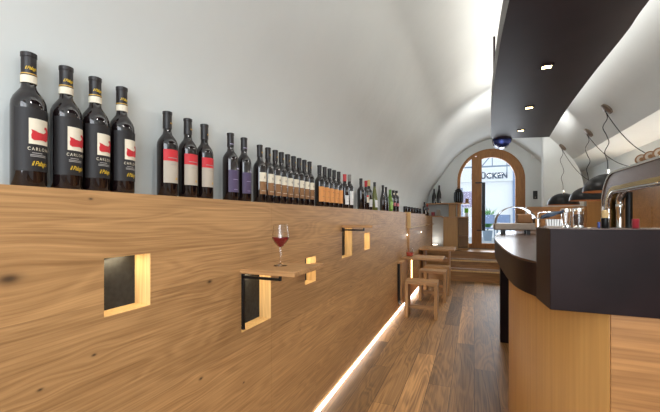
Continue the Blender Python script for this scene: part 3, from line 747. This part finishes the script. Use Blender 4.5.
# ================================================================= CANOPY OVER THE BAR
cn = thing('bar_canopy', 'dark steel canopy with spotlights hanging from the vault over the bar', 'canopy', (.5, 3.4, 2.52))
cl = [p.to_2d() for p in catmull([(.24, .3, 0), (.176, 2.13, 0), (.162, 3.0, 0), (.174, 4.2, 0), (.222, 5.5, 0)], 8)]
crr = [p.to_2d() for p in catmull([(1.02, 6.0, 0), (.94, 4.68, 0), (.904, 3.59, 0), (.895, 2.79, 0), (.875, 2.3, 0), (.87, .3, 0)], 8)]
lp = [(p.x, p.y) for p in cl]+[(.236, 5.74), (.25, 5.82), (.29, 5.85)]+[(p.x, p.y) for p in crr]
obj('soffit', MB().prism([lp], 'Z', 2.52, 2.70, True), 'canopy', cn)
obj('led_strip', MB().box(.22, .25, .5, 5.4, 2.70, 2.712), 'led', cn)
for (x, y) in ((.19, 3.95), (.19, 1.4), (.8, 4.4), (.8, 1.4)):
    obj('hanger', MB().tube([(x, y, 2.70), (x, y, vault_z(x)-.002)], .011), 'canopy', cn)
for i, (x, y) in enumerate(((.54, 2.1), (.524, 3.18), (.545, 4.30), (.586, 5.39))):
    if i == 0: continue
    t = thing('downlight', ('nearest', 'middle', 'farthest')[i-1]+' of the three square downlights under the bar canopy', 'lamp', (x, y, 2.512), 'downlights in the canopy')
    obj('trim', MB().prism([[(x-.045, y-.045), (x+.045, y-.045), (x+.045, y+.045), (x-.045, y+.045)], [(x-.032, y-.032), (x+.032, y-.032), (x+.032, y+.032), (x-.032, y+.032)]], 'Z', 2.511, 2.5195), 'canopy', t)
    obj('lens', MB().box(x-.03, x+.03, y-.03, y+.03, 2.514, 2.5195), 'spot', t)
t = thing('ceiling_projector', 'bluish metal drum fitting under the far end of the canopy', 'lamp', (.395, 6.0, 2.42))
obj('drum', MB().lathe([(.02, -.02), (.07, -.015), (.12, 0), (.13, .01), (.13, .2), (.10, .215)], (.395, 5.93, 2.535), 32, 'Y'), 'blue_chrome', t)
obj('rim', MB().lathe([(.131, .02), (.134, .02), (.134, .03), (.131, .03), (.131, .02)], (.395, 5.93, 2.535), 32, 'Y'), 'chrome', t)

# ================================================================= PENDANT LAMPS
def pendant(x, y, zr, mx, my, end, lab):
    t = thing('pendant_lamp', lab, 'lamp', (x, y, zr), 'black dome pendants over the bar')
    R = .225
    prof = [(R*math.cos(a), .19*math.sin(a)) for a in [PI/2*i/12*.97 for i in range(13)]]
    sh = prof+[(r-.004 if r > .01 else .004, h-.003) for r, h in prof[::-1]]
    obj('shade', MB().lathe([(r, h+zr) for r, h in prof]+[(.012, zr+.192), (.001, zr+.194)], (x, y, 0), 40, cap=False), 'black', t)
    obj('shade_lining', MB().lathe([(R-.003, zr)]+[(r-.006 if r > .02 else .012, h+zr-.003) for r, h in prof[1:]], (x, y, 0), 40, cap=False), 'copper', t)
    obj('rim', MB().lathe([(R-.003, zr-.004), (R+.001, zr-.004), (R+.001, zr+.003), (R-.003, zr+.003), (R-.003, zr-.004)], (x, y, 0), 40, cap=False), 'copper', t)
    obj('socket', MB().lathe([(.016, zr+.185), (.018, zr+.235), (.01, zr+.23), (.004, zr+.235)], (x, y, 0), 16), 'chrome', t)
    obj('bulb', MB().lathe([(.004, zr+.03), (.024, zr+.045), (.03, zr+.07), (.022, zr+.1), (.013, zr+.13)], (x, y, 0), 20), 'led_warm', t)
    zc = vault_z(mx)
    sl = (vault_z(mx+.02)-vault_z(mx-.02))/.04
    n = Vector((sl, 0, -1)).normalized()
    rs = MB(); c = Vector((mx, my, zc)); a1 = Vector((1, 0, sl)).normalized(); a2 = Vector((0, 1, 0))
    vs = []; fs = []
    for j, (r, h) in enumerate(((.07, 0.0), (.07, .02), (.045, .03), (.004, .034))):
        for k in range(24): vs.append(c+a1*r*math.cos(2*PI*k/24)+a2*r*math.sin(2*PI*k/24)+n*h)
    for j in range(3):
        for k in range(24): fs.append((j*24+k, j*24+(k+1) % 24, (j+1)*24+(k+1) % 24, (j+1)*24+k))
    rs.add(vs, fs, True); obj('ceiling_rose', rs, 'grey_metal', t)
    m0 = c+n*.034
    wob = [Vector((x, y, zr+.235))]
    for k in range(1, 7):
        f = k/7; p = Vector((x, y, zr+.235)).lerp(m0, f); p += Vector((.022*math.sin(k*2.1+mx*5), .02*math.sin(k*1.7), 0)); wob.append(p)
    wob.append(m0); obj('cord', MB().tube(catmull(wob, 5), .0045, 6), 'black', t)
    e = Vector(end); pts = []
    for k in range(21):
        f = k/20; p = m0.lerp(e, f); p.z -= .42*(4*f*(1-f))*.6; pts.append(p)
    obj('swag_cord', MB().tube(pts, .0045, 6), 'black', t)
    light('pendant_light', 'POINT', (x, y, zr+.01), 0.8, WARM, size=.03)
pendant(1.33, 4.64, 1.625, 1.41, 4.93, (2.199, 5.2, 2.1), 'nearest black dome pendant, half hidden by the coffee machine')
pendant(1.44, 5.76, 1.575, 1.47, 5.87, (2.199, 5.75, 2.1), 'middle one of three black dome pendants behind the bar')
pendant(1.35, 6.80, 1.55, 1.43, 7.20, (2.1, 7.1, 1.95), 'farthest black dome pendant, left of the other two')

# ================================================================= COFFEE MACHINE
em = thing('coffee_machine', 'large chrome coffee machine with an arched body on the bar', 'coffee machine', (1.1, 2.9, 1.15))
def arch_pts(y_far, z_top, r, y_near, z0):
    pts = [(y_far, z0)]
    for i in range(13):
        a = PI-PI/2*i/12; pts.append((y_far-r-r*math.cos(a)*1.0 if False else (y_far-r)+r*(-math.cos(a)), z_top-r+r*math.sin(a)))
    pts.append((y_near, z_top)); return pts
def ribbon(yf, zt, r, th, x0, x1, yn=1.95):
    o_ = arch_pts(yf, zt, r, yn, 1.151)
    i_ = arch_pts(yf-th, zt-th, max(r-th*.7, .03), yn, 1.151)
    return MB().prism([o_+i_[::-1]], 'X', x0, x1, True)
obj('body', ribbon(3.62, 1.695, .26, .125, 1.0, 1.10), 'bronze', em, .012, 4)
obj('outer_trim', ribbon(3.632, 1.707, .27, .018, .992, 1.108), 'chrome', em, .004, 3)
obj('inner_reflection', ribbon(3.51, 1.585, .17, .030, .986, 1.05), 'reflected_gold', em, .008, 4)  # gold-coloured strip standing in for the reflection under the arch
obj('inner_tube', MB().tube([(1.0, y, z) for y, z in arch_pts(3.47, 1.545, .13, 1.95, 1.16)], .016, 12), 'chrome', em)
obj('base_plate', MB().box(.99, 1.11, 1.95, 3.42, 1.151, 1.20), 'chrome', em, .005)
obj('spout_column', MB().lathe([(.030, 1.20), (.030, 1.215), (.021, 1.23), (.021, 1.40), (.027, 1.42), (.027, 1.44), (.020, 1.46)], (1.03, 3.33, 0), 28), 'chrome', em)
obj('bent_pipe', MB().tube(catmull([(1.03, 3.33, 1.45), (1.03, 3.32, 1.49), (1.03, 3.26, 1.53), (1.03, 3.16, 1.56)], 6), .024, 16), 'chrome', em)
obj('dark_column', MB().lathe([(.022, 1.20), (.022, 1.54)], (1.085, 3.33, 0), 20), 'black', em)
for i, (x, y) in enumerate(((1.06, 3.04), (1.06, 2.91), (1.06, 2.78))):
    t = thing('round_gauge', ('leftmost', 'middle', 'rightmost')[i]+' of the three round brown-faced discs on top of the coffee machine', 'gauge', (x, y, 1.707), 'round discs on the coffee machine')
    cz = 1.707+.036
    nx = MB(); nx.lathe([(.028, 0), (.034, .0), (.036, .004), (.036, .02), (.032, .024)], (0, 0, 0), 32, 'Y')
    rot = Matrix.Rotation(math.radians(-16), 3, 'Z')
    nx.v = [rot @ v+Vector((x, y, cz)) for v in nx.v]; obj('case', nx, 'brown_paper', t)
    fx = MB().lathe([(.027, -.003), (.025, -.004), (.001, -.004)], (0, 0, 0), 32, 'Y'); fx.v = [rot @ v+Vector((x, y, cz)) for v in fx.v]; obj('face', fx, 'greige', t)
    kx = MB().lathe([(.013, -.005), (.001, -.006)], (0, 0, 0), 24, 'Y'); kx.v = [rot @ v+Vector((x, y, cz)) for v in kx.v]; obj('dial', kx, 'brown_paper', t)

# ================================================================= THINGS ON THE BAR
ZB = 1.3065
def tumbler(x, y, h, r, lab, fill=None):
    t = thing('tumbler', lab, 'glass', (x, y, ZB), 'glasses on the raised bar')
    obj('glass', MB().lathe([(r*.85, 0), (r*.92, .004), (r, h*.5), (r*1.02, h), (r*.96, h), (r*.93, h*.5), (r*.82, .01), (.0005, .01)], (x, y, ZB), 32, cap=True), 'glass', t)
    obj('rim_band', MB().lathe([(r*1.02, h*.80), (r*1.05, h*.84), (r*1.05, h*.97), (r*1.02, h), (r*.99, h), (r*.99, h*.80), (r*1.02, h*.80)], (x, y, ZB), 32, cap=False), 'chrome', t)
    if fill: obj('contents', MB().lathe([(r*.78, .011), (r*.90, h*.5), (r*.90, h*.68), (.001, h*.70)], (x, y, ZB), 28), fill, t)
tumbler(.352, 1.72, .078, .018, 'left clear glass jar with metal rim on the bar')
tumbler(.395, 1.72, .080, .019, 'right glass jar with metal rim and dark contents on the bar', 'coffee')
t = thing('sugar_caddy', 'small holder with folded white paper sachets on the bar', 'caddy', (.305, 1.72, ZB))
obj('tray', MB().box(.275, .335, 1.70, 1.74, ZB, ZB+.006), 'grey_metal', t)
for k in range(6):
    x = .282+k*.0088; sk = (k-2.5)*.0012
    obj('sachet', MB().add([(x, 1.705, ZB+.006), (x+.006, 1.705, ZB+.006), (x+.006+sk, 1.705, ZB+.034), (x+sk, 1.705, ZB+.034), (x, 1.735, ZB+.006), (x+.006, 1.735, ZB+.006), (x+.006+sk, 1.735, ZB+.034), (x+sk, 1.735, ZB+.034)],
        [(0, 1, 2, 3), (4, 7, 6, 5), (0, 3, 7, 4), (1, 5, 6, 2), (3, 2, 6, 7), (0, 4, 5, 1)]), 'white_paper', t)
mb = MB(); nx_, ny_ = 12, 6; vs = []; fs = []
for s_ in (0, 1):
    for i in range(nx_):
        for j in range(ny_):
            u = i/(nx_-1); v = j/(ny_-1)
            vs.append((.262+.078*u, 1.70+.04*v, ZB+.037+.026*u+.005*math.sin(u*9+v*4)+s_*(.008+.003*math.sin(u*5))))
def gi(s_, i, j): return s_*nx_*ny_+i*ny_+j
for i in range(nx_-1):
    for j in range(ny_-1):
        fs.append((gi(0, i, j), gi(0, i, j+1), gi(0, i+1, j+1), gi(0, i+1, j))); fs.append((gi(1, i, j), gi(1, i+1, j), gi(1, i+1, j+1), gi(1, i, j+1)))
for i in range(nx_-1):
    fs.append((gi(0, i, 0), gi(0, i+1, 0), gi(1, i+1, 0), gi(1, i, 0))); fs.append((gi(0, i, ny_-1), gi(1, i, ny_-1), gi(1, i+1, ny_-1), gi(0, i+1, ny_-1)))
for j in range(ny_-1):
    fs.append((gi(0, 0, j), gi(1, 0, j), gi(1, 0, j+1), gi(0, 0, j+1))); fs.append((gi(0, nx_-1, j), gi(0, nx_-1, j+1), gi(1, nx_-1, j+1), gi(1, nx_-1, j)))
mb.add(vs, fs, True)
tag(obj('folded_cloth', mb, 'navy'), 'dark blue folded cloth lying over the sachets on the bar', 'cloth')
t = thing('bar_rail', 'thin bent chrome rail at the corner of the raised bar', 'rail', (.262, 1.80, ZB))
obj('tube', MB().tube([(.262, 1.80, ZB)]+[(.262+.012-.012*math.cos(a), 1.80, ZB+.052+.012*math.sin(a)) for a in [PI/2*i/6 for i in range(7)]]+[(.352, 1.80, ZB+.066), (.362, 1.80, ZB+.060), (.366, 1.80, ZB)], .0035, 10), 'chrome', t)
obj('foot', MB().lathe([(.011, 0), (.011, .035), (.006, .04)], (.262, 1.80, ZB), 18), 'chrome', t)
t = thing('pour_bottle', 'black bottle with cork stopper on the bar left of the coffee machine', 'bottle', (.482, 1.72, ZB))
obj('body', MB().lathe([(.011, 0), (.0125, .002), (.0125, .038), (.010, .040)], (.484, 1.72, ZB), 24), 'black', t)
obj('stopper', MB().lathe([(.0105, .040), (.0115, .043), (.0125, .058), (.0105, .069), (.004, .071)], (.484, 1.72, ZB), 24), 'cork', t)
tag(obj('lighter', MB().box(.457, .465, 1.705, 1.72, ZB, ZB+.024), 'blue', None, .002), 'small blue lighter standing beside the cork-stoppered bottle', 'lighter')
t = thing('ribbed_cup', 'ribbed dark red cup seen under the coffee machine arch', 'cup', (1.21, 3.3, 1.15))
cx, cy = .598, 1.77
t.location = (cx, cy, ZB)
pr = []
for k in range(7): pr += [(.0110, .001+k*.0050), (.0128, .003+k*.0050)]
obj('cup', MB().lathe([(.010, 0)]+pr+[(.0105, .036)], (cx, cy, ZB), 24), 'red_plastic', t)

# cake dome
dx, dy, dz = .46, 4.83, 1.15
cdm = thing('cake_display', 'glass dome display on a metal tray at the far end of the bar', 'display', (dx, dy, dz))
obj('tray', MB().box(dx-.235, dx+.235, dy-.17, dy+.17, dz+.045, dz+.125), 'grey_metal', cdm, .01, 3)
for sx in (-.15, .11):
    for sy in (-.12, .08): obj('foot', MB().box(dx+sx, dx+sx+.04, dy+sy, dy+sy+.04, dz, dz+.044), 'black', cdm)
R1 = .215
def halfring(r0, r1, y0, y1):
    o_ = [(dx+r1*math.cos(PI*i/32), dz+.126+r1*.92*math.sin(PI*i/32)) for i in range(33)]
    i_ = [(dx+r0*math.cos(PI*i/32), dz+.126+r0*.92*math.sin(PI*i/32)) for i in range(33)]
    return MB().prism([o_+i_[::-1]], 'Y', y0, y1, True)
obj('glass_cover', halfring(R1-.004, R1, dy-.152, dy+.152), 'pane', cdm)
obj('cover_rim', halfring(R1-.005, R1+.004, dy-.160, dy-.152), 'grey_metal', cdm)
obj('cover_rim', halfring(R1-.005, R1+.004, dy+.152, dy+.160), 'grey_metal', cdm)
obj('hinge_knob', MB().lathe([(.012, 0), (.018, .01), (.018, .05), (.008, .056)], (dx+R1, dy, dz+.16), 16, 'X'), 'chrome', cdm)
tag(obj('pastry_box', MB().box(dx+.02, dx+.17, dy-.10, dy+.10, dz+.127, dz+.235), 'brown_paper', None, .015, 3), 'brown pastry block inside the glass dome display', 'pastry')
